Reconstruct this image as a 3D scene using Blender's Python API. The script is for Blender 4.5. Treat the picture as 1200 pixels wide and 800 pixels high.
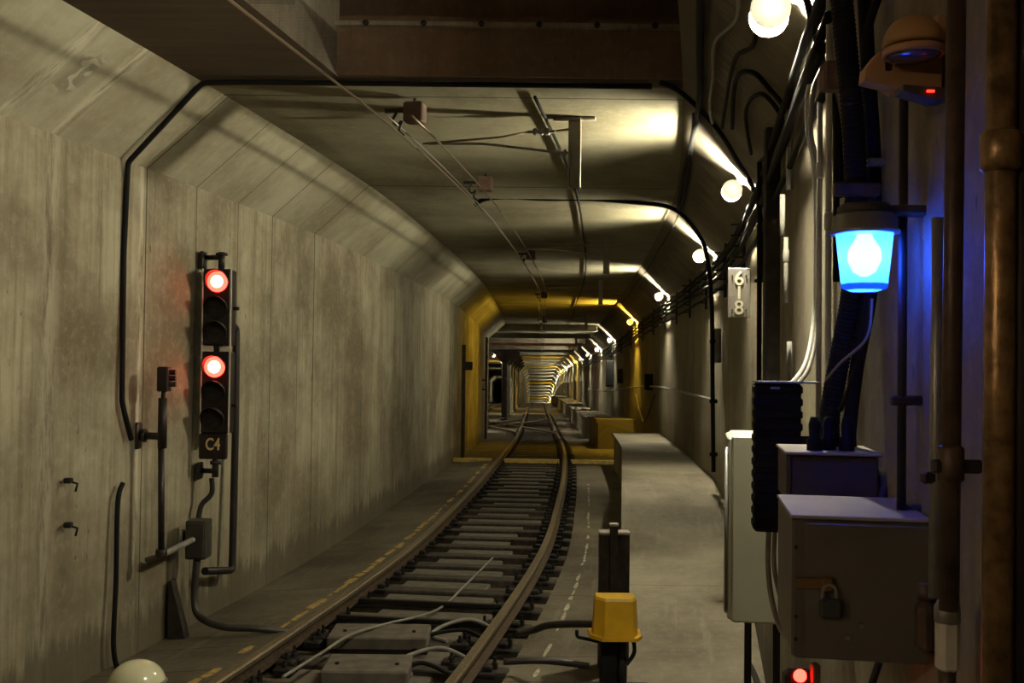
import bpy, math, random
from mathutils import Vector, Matrix
random.seed(7)
for o in list(bpy.data.objects): bpy.data.objects.remove(o)
C = bpy.context.scene.collection
sc = bpy.context.scene
# ------------------------------------------------------------------ camera, world, exposure
FPX = 1250.0; CAMH = 2.16
PITCH = math.atan(31/FPX); ROLL = math.radians(0.65)
cam = bpy.data.cameras.new('camera'); camo = bpy.data.objects.new('camera', cam); C.objects.link(camo)
cam.sensor_width = 36; cam.lens = FPX/1200*36; cam.clip_start = .05; cam.clip_end = 2000
CM = Matrix.Translation((0,0,CAMH)) @ Matrix.Rotation(math.pi/2+PITCH,4,'X') @ Matrix.Rotation(ROLL,4,'Z')
camo.matrix_world = CM
sc.camera = camo
w = bpy.data.worlds.new('world'); sc.world = w; w.use_nodes = True
w.node_tree.nodes['Background'].inputs[0].default_value = (.9,.85,.7,1)
w.node_tree.nodes['Background'].inputs[1].default_value = .0
sc.view_settings.view_transform = 'Standard'; sc.view_settings.look = 'None'
sc.view_settings.gamma = 1; sc.view_settings.use_curve_mapping = False
sc.view_settings.exposure = 0.0
LAMP = 7800.0          # radiance of a white wall lamp
WHITE = (1,.91,.66); YELLOW = (1,.62,.06)

# ------------------------------------------------------------------ tunnel line
def spline(P):
    n=len(P); m=[]
    for i in range(n):
        if i==0: m.append((P[1][1]-P[0][1])/(P[1][0]-P[0][0]))
        elif i==n-1: m.append((P[-1][1]-P[-2][1])/(P[-1][0]-P[-2][0]))
        else:
            h0=P[i][0]-P[i-1][0]; h1=P[i+1][0]-P[i][0]
            d0=(P[i][1]-P[i-1][1])/h0; d1=(P[i+1][1]-P[i][1])/h1
            m.append((d0*h1+d1*h0)/(h0+h1))
    def f(z):
        if z<=P[0][0]: return P[0][1]+m[0]*(z-P[0][0])
        if z>=P[-1][0]: return P[-1][1]+m[-1]*(z-P[-1][0])
        for i in range(n-1):
            if z<=P[i+1][0]: break
        h=P[i+1][0]-P[i][0]; t=(z-P[i][0])/h
        return ((2*t**3-3*t*t+1)*P[i][1]+(t**3-2*t*t+t)*h*m[i]+(-2*t**3+3*t*t)*P[i+1][1]+(t**3-t*t)*h*m[i+1])
    return f
cx = spline([(-9,-3.35),(0,-1.82),(4.84,-1.0),(7.7,-.5),(11.9,.1),(16.6,.5),(23.8,.95),(30.5,1.23),(39,1.47),(48,1.70),(60,1.97),(92,2.74),(131,3.7),(162,4.4),(189,5.0),(240,5.9),(300,7.0)])
fz = spline([(-9,0),(0,0),(18,0),(24,-.01),(31,-.15),(39,-.40),(60,-.78),(92,-1.28),(131,-2.12),(162,-3.8),(189,-5.82),(240,-9.92),(300,-15)])
HW=2.32; CE=4.18; CB=3.63; CW=1.72; TR=-.5
def T(z,off,h): return Vector((cx(z)+off, z, fz(z)+h))
def head(z): return math.atan((cx(z+.1)-cx(z-.1))/.2)
def FR(z,off,h): return Matrix.Translation(T(z,off,h)) @ Matrix.Rotation(-head(z),4,'Z')
def P(px,py,z):
    d = CM.to_3x3() @ Vector(((px-600)/FPX, -(py-400)/FPX, -1))
    return CM.translation + d*(z/d.y)
def zr(px,out=.05):
    a,b=.8,200
    for _ in range(60):
        m=(a+b)/2
        if 600+FPX*(cx(m)+HW-out)/m > px: a=m
        else: b=m
    return a
def zl(px,out=.05):
    a,b=2,200
    for _ in range(60):
        m=(a+b)/2
        if 600+FPX*(cx(m)-HW+out)/m < px: a=m
        else: b=m
    return a
def WR(px,py,out=.05): return P(px,py,zr(px,out))
def WL(px,py,out=.05): return P(px,py,zl(px,out))

def inside(p,out):
    o_=p.x-cx(p.y); h=p.z-fz(p.y)
    return h<CE-out and o_<HW-out and (o_-CW)*(CE-CB)+(h-CE)*(HW-CW) < -out*math.hypot(CE-CB,HW-CW)
def PS(px,py,out=.03):       # point just off the right wall, haunch or ceiling
    z=1.5
    while z<60 and inside(P(px,py,z),out): z+=.02
    return P(px,py,z-.02)
# ------------------------------------------------------------------ materials
MAT={}
def nodes(name):
    m=bpy.data.materials.new(name); m.use_nodes=True; nt=m.node_tree
    return m,nt,nt.nodes['Principled BSDF']
def basic(name,col,rough=.6,metal=0,var=.25,scale=9,bump=.15,spec=.4):
    m,nt,b=nodes(name); L=nt.links.new
    tc=nt.nodes.new('ShaderNodeTexCoord'); n=nt.nodes.new('ShaderNodeTexNoise')
    n.inputs['Scale'].default_value=scale; n.inputs['Detail'].default_value=6
    L(tc.outputs['Object'],n.inputs['Vector'])
    r=nt.nodes.new('ShaderNodeValToRGB'); r.color_ramp.elements[0].position=.3; r.color_ramp.elements[1].position=.7
    r.color_ramp.elements[0].color=tuple(c*(1-var) for c in col)+(1,); r.color_ramp.elements[1].color=tuple(min(1,c*(1+var)) for c in col)+(1,)
    L(n.outputs['Fac'],r.inputs['Fac']); L(r.outputs['Color'],b.inputs['Base Color'])
    b.inputs['Roughness'].default_value=rough; b.inputs['Metallic'].default_value=metal
    b.inputs['Specular IOR Level'].default_value=spec
    if bump:
        bp=nt.nodes.new('ShaderNodeBump'); bp.inputs['Strength'].default_value=bump; bp.inputs['Distance'].default_value=.01
        L(n.outputs['Fac'],bp.inputs['Height']); L(bp.outputs['Normal'],b.inputs['Normal'])
    MAT[name]=m; return m
def emit(name,col,strength):
    m=bpy.data.materials.new(name); m.use_nodes=True; nt=m.node_tree
    nt.nodes.remove(nt.nodes['Principled BSDF']); e=nt.nodes.new('ShaderNodeEmission')
    e.inputs[0].default_value=col+(1,); e.inputs[1].default_value=strength
    nt.links.new(e.outputs[0],nt.nodes['Material Output'].inputs[0]); MAT[name]=m; return m
def concrete(name,base,dark,light,streak=1.0,joints=(),leaks=(),dark_foot=True,rough=.85,scuff=False,zones=(),squig=None):
    m,nt,b=nodes(name); L=nt.links.new; N=nt.nodes.new
    uv=N('ShaderNodeUVMap'); sep=N('ShaderNodeSeparateXYZ'); L(uv.outputs[0],sep.inputs[0])
    def noise(sx,sy,scale,detail=5,rough_=.6,off=0):
        mp=N('ShaderNodeMapping'); mp.inputs['Scale'].default_value=(sx,sy,1); mp.inputs['Location'].default_value=(off,off*.7,0)
        L(uv.outputs[0],mp.inputs[0]); n=N('ShaderNodeTexNoise'); n.inputs['Scale'].default_value=scale
        n.inputs['Detail'].default_value=detail; n.inputs['Roughness'].default_value=rough_
        L(mp.outputs[0],n.inputs['Vector']); return n.outputs['Fac']
    def ramp(v,a,bb):
        r=N('ShaderNodeMapRange'); r.inputs['From Min'].default_value=a; r.inputs['From Max'].default_value=bb
        L(v,r.inputs['Value']); return r.outputs[0]
    def math_(op,a,bb=None,c=None):
        n=N('ShaderNodeMath'); n.operation=op
        for i,x in enumerate((a,bb,c)):
            if x is None: continue
            if hasattr(x,'links'): L(x,n.inputs[i])
            else: n.inputs[i].default_value=x
        return n.outputs[0]
    def mix(f,a,bb):
        n=N('ShaderNodeMix'); n.data_type='RGBA'
        if hasattr(f,'links'): L(f,n.inputs[0])
        else: n.inputs[0].default_value=f
        for i,x in ((6,a),(7,bb)):
            if hasattr(x,'links'): L(x,n.inputs[i])
            else: n.inputs[i].default_value=x+(1,)
        return n.outputs[2]
    big=noise(1,1,.55,6,.65); fine=noise(1,1,14,8,.7,3)
    st=noise(6,.35,1.0,7,.7,11); st2=noise(22,.5,1.0,5,.65,5)
    c=mix(ramp(big,.40,.60),dark,base)
    c=mix(math_('MULTIPLY',ramp(st,.46,.68),.8*streak),c,dark)
    c=mix(math_('MULTIPLY',ramp(st2,.5,.7),.4*streak),c,dark)
    c=mix(math_('MULTIPLY',ramp(fine,.5,.8),.45),c,light)
    if streak>.5:   # spots
        sp=noise(2,1,7,2,.5,20); c=mix(math_('MULTIPLY',ramp(sp,.70,.76),.7),c,tuple(x*.4 for x in dark))
        # board marks
        fr=math_('FRACT',math_('MULTIPLY',sep.outputs[0],3.3)); ln=math_('LESS_THAN',fr,.02)
        c=mix(math_('MULTIPLY',ln,math_('MULTIPLY',ramp(big,.4,.6),.35)),c,tuple(x*.5 for x in dark))
    wob=math_('MULTIPLY',math_('SUBTRACT',fine,.5),.05)
    u=math_('ADD',sep.outputs[0],wob)
    for z0,wd,k in leaks:
        d=math_('ABSOLUTE',math_('SUBTRACT',u,z0)); body=ramp(d,wd,wd*.25)
        n3=noise(9,1.3,1.2,8,.75,z0); f=math_('MULTIPLY',body,ramp(n3,.40,.55))
        c=mix(math_('MULTIPLY',body,.55),c,tuple(x*.62 for x in dark))
        c=mix(math_('MULTIPLY',f,k),c,tuple(min(1,x*1.7) for x in light))
    if squig:
        z0,wd,v0,v1=squig
        n4=noise(1,1,3.2,2,.5,9); k4=math_('FRACT',math_('MULTIPLY',n4,9)); ln4=math_('GREATER_THAN',k4,.55)
        mk=math_('MULTIPLY',ramp(math_('ABSOLUTE',math_('SUBTRACT',u,z0)),wd,wd*.5),math_('MULTIPLY',ramp(sep.outputs[1],v0,v0+.08),ramp(sep.outputs[1],v1,v1-.08)))
        c=mix(math_('MULTIPLY',mk,.5),c,tuple(x*.5 for x in dark)); c=mix(math_('MULTIPLY',mk,math_('MULTIPLY',ln4,.7)),c,light)
    for z0,wd in joints:
        d=math_('ABSOLUTE',math_('SUBTRACT',sep.outputs[0],z0)); c=mix(math_('MULTIPLY',math_('LESS_THAN',d,wd),.85),c,tuple(x*.2 for x in dark))
    if dark_foot:   # irregular band, darker towards the foot of the wall
        low=math_('ADD',sep.outputs[1],math_('MULTIPLY',math_('SUBTRACT',st,.5),-.9))
        c=mix(math_('MULTIPLY',ramp(low,.42,.30),.75),c,tuple(x*.5 for x in dark))
        c=mix(math_('MULTIPLY',ramp(low,1.5,.7),.30),c,tuple(x*.7 for x in dark))
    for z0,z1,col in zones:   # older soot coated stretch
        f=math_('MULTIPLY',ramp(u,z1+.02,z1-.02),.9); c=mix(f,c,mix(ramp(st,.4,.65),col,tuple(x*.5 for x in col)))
    if scuff:
        s=noise(.6,5,1.3,6,.7,33); c=mix(math_('MULTIPLY',ramp(s,.55,.75),.5),c,light)
    L(c,b.inputs['Base Color']); b.inputs['Roughness'].default_value=rough; b.inputs['Specular IOR Level'].default_value=.3
    bp=N('ShaderNodeBump'); bp.inputs['Strength'].default_value=.35; bp.inputs['Distance'].default_value=.012
    L(math_('ADD',fine,math_('MULTIPLY',st2,.6)),bp.inputs['Height']); L(bp.outputs['Normal'],b.inputs['Normal'])
    MAT[name]=m; return m
JL=[(8.02,.008),(8.85,.006),(9.7,.006),(10.55,.008),(11.35,.005),(11.9,.012),(14.2,.006),(16.5,.008),(19.0,.01),(23.7,.03),(31,.03),(37,.03)]
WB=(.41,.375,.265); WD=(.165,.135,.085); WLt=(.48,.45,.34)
concrete('wall_concrete',WB,WD,WLt,1.0,JL,((6.82,.13,.30),(7.95,.05,.5),(4.9,.10,.2)))
concrete('chamfer_concrete',(.43,.41,.30),(.25,.22,.145),(.49,.47,.36),.35,JL,((6.30,.12,.45),(6.82,.09,.45),(7.95,.04,.4)),dark_foot=False,squig=(6.52,.13,.25,.66))
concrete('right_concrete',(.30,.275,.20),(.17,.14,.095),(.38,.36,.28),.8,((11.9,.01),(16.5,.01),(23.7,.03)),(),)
concrete('ceiling_concrete',(.30,.28,.19),(.17,.15,.09),(.38,.36,.26),.25,[(7.95,.012),(11.9,.02),(17,.02),(23.7,.04),(31,.05)],(),dark_foot=False,zones=((-9,7.62,(.075,.05,.028)),))
concrete('floor_concrete',(.145,.125,.088),(.065,.052,.034),(.23,.20,.15),.3,[(z,.008) for z in (7.4,8.05,10.2,12.4,14.9)],(),dark_foot=False,scuff=True,rough=.8)
concrete('bench_concrete',(.25,.225,.165),(.13,.11,.078),(.33,.30,.23),.2,[(6.15,.006),(7.3,.006),(9.4,.004),(13.5,.006)],(),dark_foot=False,scuff=True,rough=.75)
concrete('shaft_concrete',(.20,.13,.08),(.12,.075,.045),(.26,.19,.13),1.0,(),(),dark_foot=False)
concrete('shaft_side_concrete',(.36,.31,.24),(.16,.13,.09),(.42,.38,.30),1.0,(),(),dark_foot=False)
basic('black_rubber',(.010,.010,.010),.7,0,.25,9,.1,.15); basic('dark_pipe',(.030,.024,.022),.45,.3)
basic('signal_black',(.022,.014,.014),.45,.1); basic('grey_box',(.07,.065,.055),.5,.4)
basic('wood_dark',(.030,.024,.018),.8,0,.5,14); basic('tie_wood',(.040,.032,.024),.85,0,.5,12,.4)
basic('rail_rust',(.085,.058,.036),.6,.4,.4,20); basic('rail_head',(.26,.21,.14),.5,.8,.25,30,.05)
basic('clip_iron',(.018,.015,.013),.7,.3,.5,30); basic('galv',(.30,.30,.28),.45,.7,.2,12)
basic('white_conduit',(.50,.49,.43),.5,0,.15,15); basic('cream_paint',(.62,.64,.52),.5,0,.06,5,.03)
basic('grey_cable',(.22,.21,.18),.55); basic('bronze',(.26,.17,.08),.38,.75,.45,35,.3)
basic('brown_pipe',(.075,.05,.035),.5,.4,.4,20); basic('yellow_paint',(.62,.36,.015),.45,0,.15,7,.08)
basic('yellow_lit_trim',(.50,.36,.10),.6,0,.3,9); basic('box_brown',(.115,.105,.09),.42,.1,.18,5,.05)
basic('box_top',(.36,.33,.30),.5,.2,.12,6,.05); basic('purple_box',(.045,.035,.045),.5,.2)
basic('plate_grey',(.20,.185,.16),.6,0,.12,8,.05); basic('number_cream',(.62,.58,.46),.6,0,.05,8,0)
basic('lens_dark',(.018,.008,.008),.15,0,.1,5,0,.8); basic('rim_white',(.75,.68,.60),.5); basic('c4_yellow',(.75,.60,.30),.6,0,.05,5,0)
basic('orange_housing',(.36,.20,.085),.55,0,.12,6,.05); basic('lamp_glass',(.05,.06,.11),.15,0,.1,5,0,.8)
basic('brown_block',(.14,.085,.06),.7); basic('insulator_grey',(.26,.25,.22),.4); basic('wire_copper',(.22,.17,.11),.35,.7,.1,8,0)
basic('steel_beam',(.30,.28,.22),.6,.2,.2,4); basic('brass',(.22,.13,.05),.45,.8); basic('cream_cap',(.72,.70,.48),.18,0,.05,4,0,.7)
basic('cover_concrete',(.115,.10,.08),.8,0,.35,8,.4); basic('blue_metal',(.06,.10,.42),.3,.6); basic('green_patina',(.03,.035,.028),.6)
emit('bulb_white',WHITE,LAMP); emit('bulb_yellow',YELLOW,LAMP*1.3); emit('bulb_warm',(1,.72,.48),LAMP*1.3)
emit('bulb_blue',(.30,.60,1.0),90.0); emit('red_core',(1,.42,.16),14.0); emit('red_lens',(1,.013,.008),30.0); emit('red_small',(1,.02,.01),6.0)
emit('red_far',(1,.03,.015),220.0)
def glass_blue():
    m=bpy.data.materials.new('blue_glass'); m.use_nodes=True; nt=m.node_tree; N=nt.nodes.new; L=nt.links.new
    nt.nodes.remove(nt.nodes['Principled BSDF'])
    a=N('ShaderNodeBsdfTranslucent'); a.inputs[0].default_value=(.035,.12,.95,1)
    t=N('ShaderNodeBsdfTransparent'); t.inputs[0].default_value=(.10,.16,1,1)
    g=N('ShaderNodeBsdfGlossy'); g.inputs[0].default_value=(.6,.7,1,1); g.inputs['Roughness'].default_value=.15
    m1=N('ShaderNodeMixShader'); m1.inputs[0].default_value=.72; L(t.outputs[0],m1.inputs[1]); L(a.outputs[0],m1.inputs[2])
    m2=N('ShaderNodeMixShader'); m2.inputs[0].default_value=.06; L(m1.outputs[0],m2.inputs[1]); L(g.outputs[0],m2.inputs[2])
    L(m2.outputs[0],nt.nodes['Material Output'].inputs[0]); MAT['blue_glass']=m
glass_blue()
def frosted():
    m=bpy.data.materials.new('frosted_glass'); m.use_nodes=True; nt=m.node_tree; N=nt.nodes.new; L=nt.links.new
    nt.nodes.remove(nt.nodes['Principled BSDF'])
    a=N('ShaderNodeBsdfTranslucent'); a.inputs[0].default_value=(.42,.42,.40,1)
    d=N('ShaderNodeBsdfDiffuse'); d.inputs[0].default_value=(.35,.35,.32,1)
    x=N('ShaderNodeAddShader'); L(a.outputs[0],x.inputs[0]); L(d.outputs[0],x.inputs[1])
    L(x.outputs[0],nt.nodes['Material Output'].inputs[0]); MAT['frosted_glass']=m
frosted()

# ------------------------------------------------------------------ mesh helpers
class MB:
    def __init__(s): s.v=[]; s.f=[]; s.uv=[]
    def add(s,vs,fs,M=None,uv=None):
        n=len(s.v); s.v+=[(M@Vector(p)) if M else Vector(p) for p in vs]; s.f+=[tuple(i+n for i in f) for f in fs]
        s.uv+=(uv if uv else [(p[0],p[1]) for p in vs]); return s
    def box(s,c,d,M=None,ch=0):
        x,y,z=[a/2 for a in d]
        if ch:
            k=ch; pr=[(-x+k,-y),(x-k,-y),(x,-y+k),(x,y-k),(x-k,y),(-x+k,y),(-x,y-k),(-x,-y+k)]
            vs=[]
            for zz,ins in ((-z,k),(-z+k,0),(z-k,0),(z,k)):
                for (a,b) in pr:
                    fa=(x-ins)/x; fb=(y-ins)/y; vs.append((c[0]+a*fa,c[1]+b*fb,c[2]+zz))
            fs=[(j*8+i,j*8+(i+1)%8,(j+1)*8+(i+1)%8,(j+1)*8+i) for j in range(3) for i in range(8)]
            fs+=[tuple(range(7,-1,-1)),tuple(range(24,32))]
            return s.add(vs,fs,M)
        vs=[(c[0]+a*x,c[1]+b*y,c[2]+e*z) for a in(-1,1) for b in(-1,1) for e in(-1,1)]
        return s.add(vs,[(0,1,3,2),(4,6,7,5),(0,4,5,1),(2,3,7,6),(0,2,6,4),(1,5,7,3)],M)
    def tube(s,pts,r,n=8,M=None,radii=None):
        pts=[Vector(p) for p in pts]; k=len(pts); vs=[]; fs=[]; up=None
        for i,p in enumerate(pts):
            t=(pts[min(i+1,k-1)]-pts[max(i-1,0)]).normalized()
            if up is None:
                up=Vector((0,0,1)) if abs(t.z)<.9 else Vector((0,1,0))
            a=t.cross(up).normalized(); up=a.cross(t).normalized()
            rr=radii[i] if radii else r
            for j in range(n):
                q=2*math.pi*j/n; vs.append(p+(a*math.cos(q)+up*math.sin(q))*rr)
        for i in range(k-1):
            for j in range(n): fs.append((i*n+j,i*n+(j+1)%n,(i+1)*n+(j+1)%n,(i+1)*n+j))
        fs.append(tuple(range(n-1,-1,-1))); fs.append(tuple((k-1)*n+j for j in range(n)))
        return s.add(vs,fs,M)
    def lathe(s,prof,M=None,n=20,cap=True):
        vs=[(r*math.cos(2*math.pi*j/n),r*math.sin(2*math.pi*j/n),z) for r,z in prof for j in range(n)]
        k=len(prof); fs=[(i*n+j,i*n+(j+1)%n,(i+1)*n+(j+1)%n,(i+1)*n+j) for i in range(k-1) for j in range(n)]
        if cap: fs+=[tuple(range(n-1,-1,-1)),tuple((k-1)*n+j for j in range(n))]
        return s.add(vs,fs,M)
    def prism(s,poly,y0,y1,M=None):      # poly in local x,z extruded along y
        n=len(poly); vs=[(a,y0,b) for a,b in poly]+[(a,y1,b) for a,b in poly]
        fs=[(i,(i+1)%n,n+(i+1)%n,n+i) for i in range(n)]+[tuple(range(n-1,-1,-1)),tuple(range(n,2*n))]
        return s.add(vs,fs,M)
    def build(s,name,mat,parent=None,smooth=False,M=None,doub=False):
        me=bpy.data.meshes.new(name); me.from_pydata([tuple(v) for v in s.v],[],s.f); me.materials.append(MAT[mat])
        u=me.uv_layers.new(name='UVMap')
        for l in me.loops: u.data[l.index].uv=s.uv[l.vertex_index]
        import bmesh
        b=bmesh.new(); b.from_mesh(me); 
        if not doub: bmesh.ops.recalc_face_normals(b,faces=b.faces)
        b.to_mesh(me); b.free()
        if smooth:
            for p in me.polygons: p.use_smooth=len(p.vertices)<=4
        o=bpy.data.objects.new(name,me); C.objects.link(o)
        if M: o.matrix_world=M
        if parent: o.parent=parent
        return o
def sweep(name,mat,profile,zs,closed=False,parent=None,smooth=False,caps=True):   # profile: list of (off,h) or fn(z)
    vs=[];uvs=[];fs=[]; 
    for z in zs:
        pr=profile(z) if callable(profile) else profile; L=0
        for i,(o_,h) in enumerate(pr):
            if i: L+=math.hypot(o_-pr[i-1][0],h-pr[i-1][1])
            vs.append(T(z,o_,h)); uvs.append((z,L))
    n=len(pr)
    for i in range(len(zs)-1):
        for j in range(n if closed else n-1): fs.append((i*n+j,i*n+(j+1)%n,(i+1)*n+(j+1)%n,(i+1)*n+j))
    if closed and caps: fs+=[tuple(range(n)),tuple((len(zs)-1)*n+j for j in range(n))]
    return MB().add(vs,fs,None,uvs).build(name,mat,parent,smooth)
def zrange(a,b,st): 
    n=max(1,int(round((b-a)/st))); return [a+(b-a)*i/n for i in range(n+1)]
def empty(name,M,label,cat,group=None):
    o=bpy.data.objects.new(name,None); C.objects.link(o); o.empty_display_size=.1
    o.matrix_world=M if isinstance(M,Matrix) else Matrix.Translation(M)
    o['label']=label; o['category']=cat
    if group: o['group']=group
    return o
def tag(o,label,cat,group=None,kind=None):
    o['label']=label; o['category']=cat
    if group: o['group']=group
    if kind: o['kind']=kind
    return o
def st(o): o['kind']='structure'; return o
def copy_tree(o,parent=None,M=None,label=None,group=None):
    c=o.copy(); C.objects.link(c)
    if parent: c.parent=parent
    if M is not None: c.matrix_world=M
    if label: c['label']=label
    if group: c['group']=group
    for ch in [x for x in bpy.data.objects if x.parent==o]:
        copy_tree(ch,c)
    return c
def smoothpath(pts,n=6):
    pts=[Vector(p) for p in pts]; out=[]
    for i in range(len(pts)-1):
        p0=pts[max(i-1,0)];p1=pts[i];p2=pts[i+1];p3=pts[min(i+2,len(pts)-1)]
        for k in range(n):
            t=k/n; out.append(.5*((2*p1)+(p2-p0)*t+(2*p0-5*p1+4*p2-p3)*t*t+(3*p1-p0-3*p2+p3)*t**3))
    out.append(pts[-1]); return out
def rounded(pts,r=.06,n=5):      # straight runs with bends
    pts=[Vector(p) for p in pts]; out=[pts[0]]
    for i in range(1,len(pts)-1):
        a=pts[i-1]-pts[i]; b=pts[i+1]-pts[i]; rr=min(r,a.length*.45,b.length*.45)
        A=pts[i]+a.normalized()*rr; B=pts[i]+b.normalized()*rr
        for k in range(n+1):
            t=k/n; out.append((1-t)**2*A+2*t*(1-t)*pts[i]+t*t*B)
    out.append(pts[-1]); return out
def textmesh(txt,size,name,mat,parent,M,ext=.002,bold=0.0):
    cu=bpy.data.curves.new(name,'FONT'); cu.body=txt; cu.size=size; cu.extrude=ext; cu.align_x='CENTER'; cu.align_y='CENTER'; cu.offset=bold
    t=bpy.data.objects.new(name,cu); C.objects.link(t)
    dg=bpy.context.evaluated_depsgraph_get(); me=bpy.data.meshes.new_from_object(t.evaluated_get(dg))
    bpy.data.objects.remove(t); me.materials.clear(); me.materials.append(MAT[mat])
    o=bpy.data.objects.new(name,me); C.objects.link(o); o.parent=parent; o.matrix_local=M
    return o
RX90=Matrix.Rotation(math.pi/2,4,'X')

# ------------------------------------------------------------------ structure
ZN=zrange(-9,60,.5)+zrange(62,300,2)
ZL0=zrange(-9,39,.5)                 # left wall up to the crossover
ZL1=zrange(104,300,2)
def wall_thick(o,t):
    m=o.modifiers.new('solid','SOLIDIFY'); m.thickness=t; m.offset=0; return o
LP=[(-HW-.28,-.3),(-HW,-.3),(-HW,CB),(-HW-.28,CB)]
def prof_left(z): return [(-HW,-.3),(-HW,CB),(-HW-.3,CB),(-HW-.3,-.3)]
st(sweep('wall_left','wall_concrete',[(-HW,-.05),(-HW,CB),(-HW-.3,CB+.1),(-HW-.3,-.05)],ZL0,True))
st(sweep('wall_left','wall_concrete',[(-HW,-.05),(-HW,CB),(-HW-.3,CB+.1),(-HW-.3,-.05)],ZL1,True))
st(sweep('trim_1','chamfer_concrete',[(-HW,CB),(-CW,CE),(-CW,CE+.3),(-HW-.3,CE+.3),(-HW-.3,CB+.1)],ZL0,True))
st(sweep('trim_2','chamfer_concrete',[(-HW,CB),(-CW,CE),(-CW,CE+.3),(-HW-.3,CE+.3),(-HW-.3,CB+.1)],ZL1,True))
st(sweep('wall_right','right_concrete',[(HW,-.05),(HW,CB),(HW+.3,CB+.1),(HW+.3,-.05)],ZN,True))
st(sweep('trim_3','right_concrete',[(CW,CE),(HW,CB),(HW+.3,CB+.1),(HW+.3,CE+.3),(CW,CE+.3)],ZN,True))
# ceiling: strip left of the shaft, then full width
OL=-.69; OZ=7.42
st(sweep('ceiling','ceiling_concrete',[(-CW,CE),(OL,CE),(OL,CE+.3),(-CW,CE+.3)],zrange(-9,OZ,.5),True))
st(sweep('ceiling','ceiling_concrete',[(-CW,CE),(CW,CE),(CW,CE+.25),(-CW,CE+.25)],zrange(OZ,39,.5),True))
st(sweep('ceiling','ceiling_concrete',[(-7.4,CE),(CW,CE),(CW,CE+.25),(-7.4,CE+.25)],zrange(39,60,1)+zrange(62,300,2),True))
# shaft over the near track
st(sweep('trim_4','shaft_side_concrete',[(OL,CE),(OL,CE+1.6),(OL-.2,CE+1.6),(OL-.2,CE+.3),(OL-.02,CE+.02)],zrange(-9,OZ,.5),True))
st(sweep('trim_5','shaft_concrete',[(CW,CE+.01),(CW,CE+1.6),(CW+.2,CE+1.6),(CW+.2,CE+.3)],zrange(-9,OZ,.5),True))
M0=FR(OZ,0,0)
b=MB(); vs=[]
def shaft_panel(name,mat,x0,x1,h0,h1,y0,y1):
    q=MB(); q.box(((x0+x1)/2,(y0+y1)/2,(h0+h1)/2),(x1-x0,y1-y0,h1-h0)); q.uv=[(v.x,v.z) for v in q.v]
    return st(q.build(name,mat,M=Matrix.Translation(T(OZ,0,0))))
shaft_panel('trim_6','shaft_concrete',OL-.2,CW+.2,CE+.005,CE+.34,-.04,.25)
shaft_panel('trim_7','shaft_side_concrete',OL-.2,CW+.2,CE+.34,CE+.37,-.09,.3)
shaft_panel('trim_8','shaft_concrete',OL-.2,CW+.2,CE+.37,CE+.45,.05,.3)
shaft_panel('trim_9','shaft_concrete',OL-.2,CW+.2,CE+.45,CE+1.6,.6,.8)
st(sweep('trim_10','shaft_concrete',[(OL-.2,CE+1.6),(CW+.2,CE+1.6),(CW+.2,CE+1.75),(OL-.2,CE+1.75)],zrange(-9,OZ+.8,.5),True))
for i in range(6):
    M=Matrix.Translation(T(OZ,OL+.2+i*.4,CE+.355))@Matrix.Translation((0,-.10,0))@RX90
    tag(MB().lathe([(.022,-.012),(.022,.006),(.012,.01),(.012,.028)],M,6).build('ledge_bolt','clip_iron'),'dark bolt in the pale ledge of the ceiling shaft','bolt','bolts along the shaft ledge')
# back of the tunnel behind the camera
q=MB(); q.box((0,-.1,2),(6,.2,6.5)); st(q.build('wall_back','right_concrete',M=Matrix.Translation(T(-9,0,0))))
# floor
G=.7175
RL=TR-.75; RR=TR+.75
st(sweep('floor','floor_concrete',[(-HW,0.0),(RL-.078,0.07),(RL-.076,-.06),(RR+.26,-.06),(RR+.26,0),(HW,0),(HW,-.3),(-HW,-.3)],zrange(-9,39,.5),True))
st(sweep('floor','floor_concrete',[(-7.4,-.02),(HW,-.02),(HW,-.3),(-7.4,-.3)],zrange(39,60,1)+zrange(62,300,2),True))
# far side of the crossover chamber: second bore
st(sweep('wall_far_left','wall_concrete',[(-7.2,-.05),(-7.2,CB),(-6.6,CE),(-7.5,CE),(-7.5,-.05)],zrange(36,300,2),True))
q=MB(); q.box((-4.9,.15,2),(5.1,.3,5)); st(q.build('wall_end','wall_concrete',M=Matrix.Translation(T(36,0,0))))
q=MB(); q.box((-2,.15,0),(14,.3,8)); st(q.build('wall_far','right_concrete',M=Matrix.Translation(T(299,0,2))))
# sill across the floor at the flood gate slot
for i,(a,bb,lab) in enumerate(((-HW+.02,RL-.16,0),(RL+.12,RR-.12,0),(RR+.14,1.40,0))):
    q=MB(); q.box(((a+bb)/2,0,.06),(bb-a,.18,.10),ch=.012)
    st(q.build('trim_%d'%(11+i),'yellow_lit_trim',M=FR(24.3,0,0)))  # glow of the yellow lamp is put into the sill colour

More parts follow.
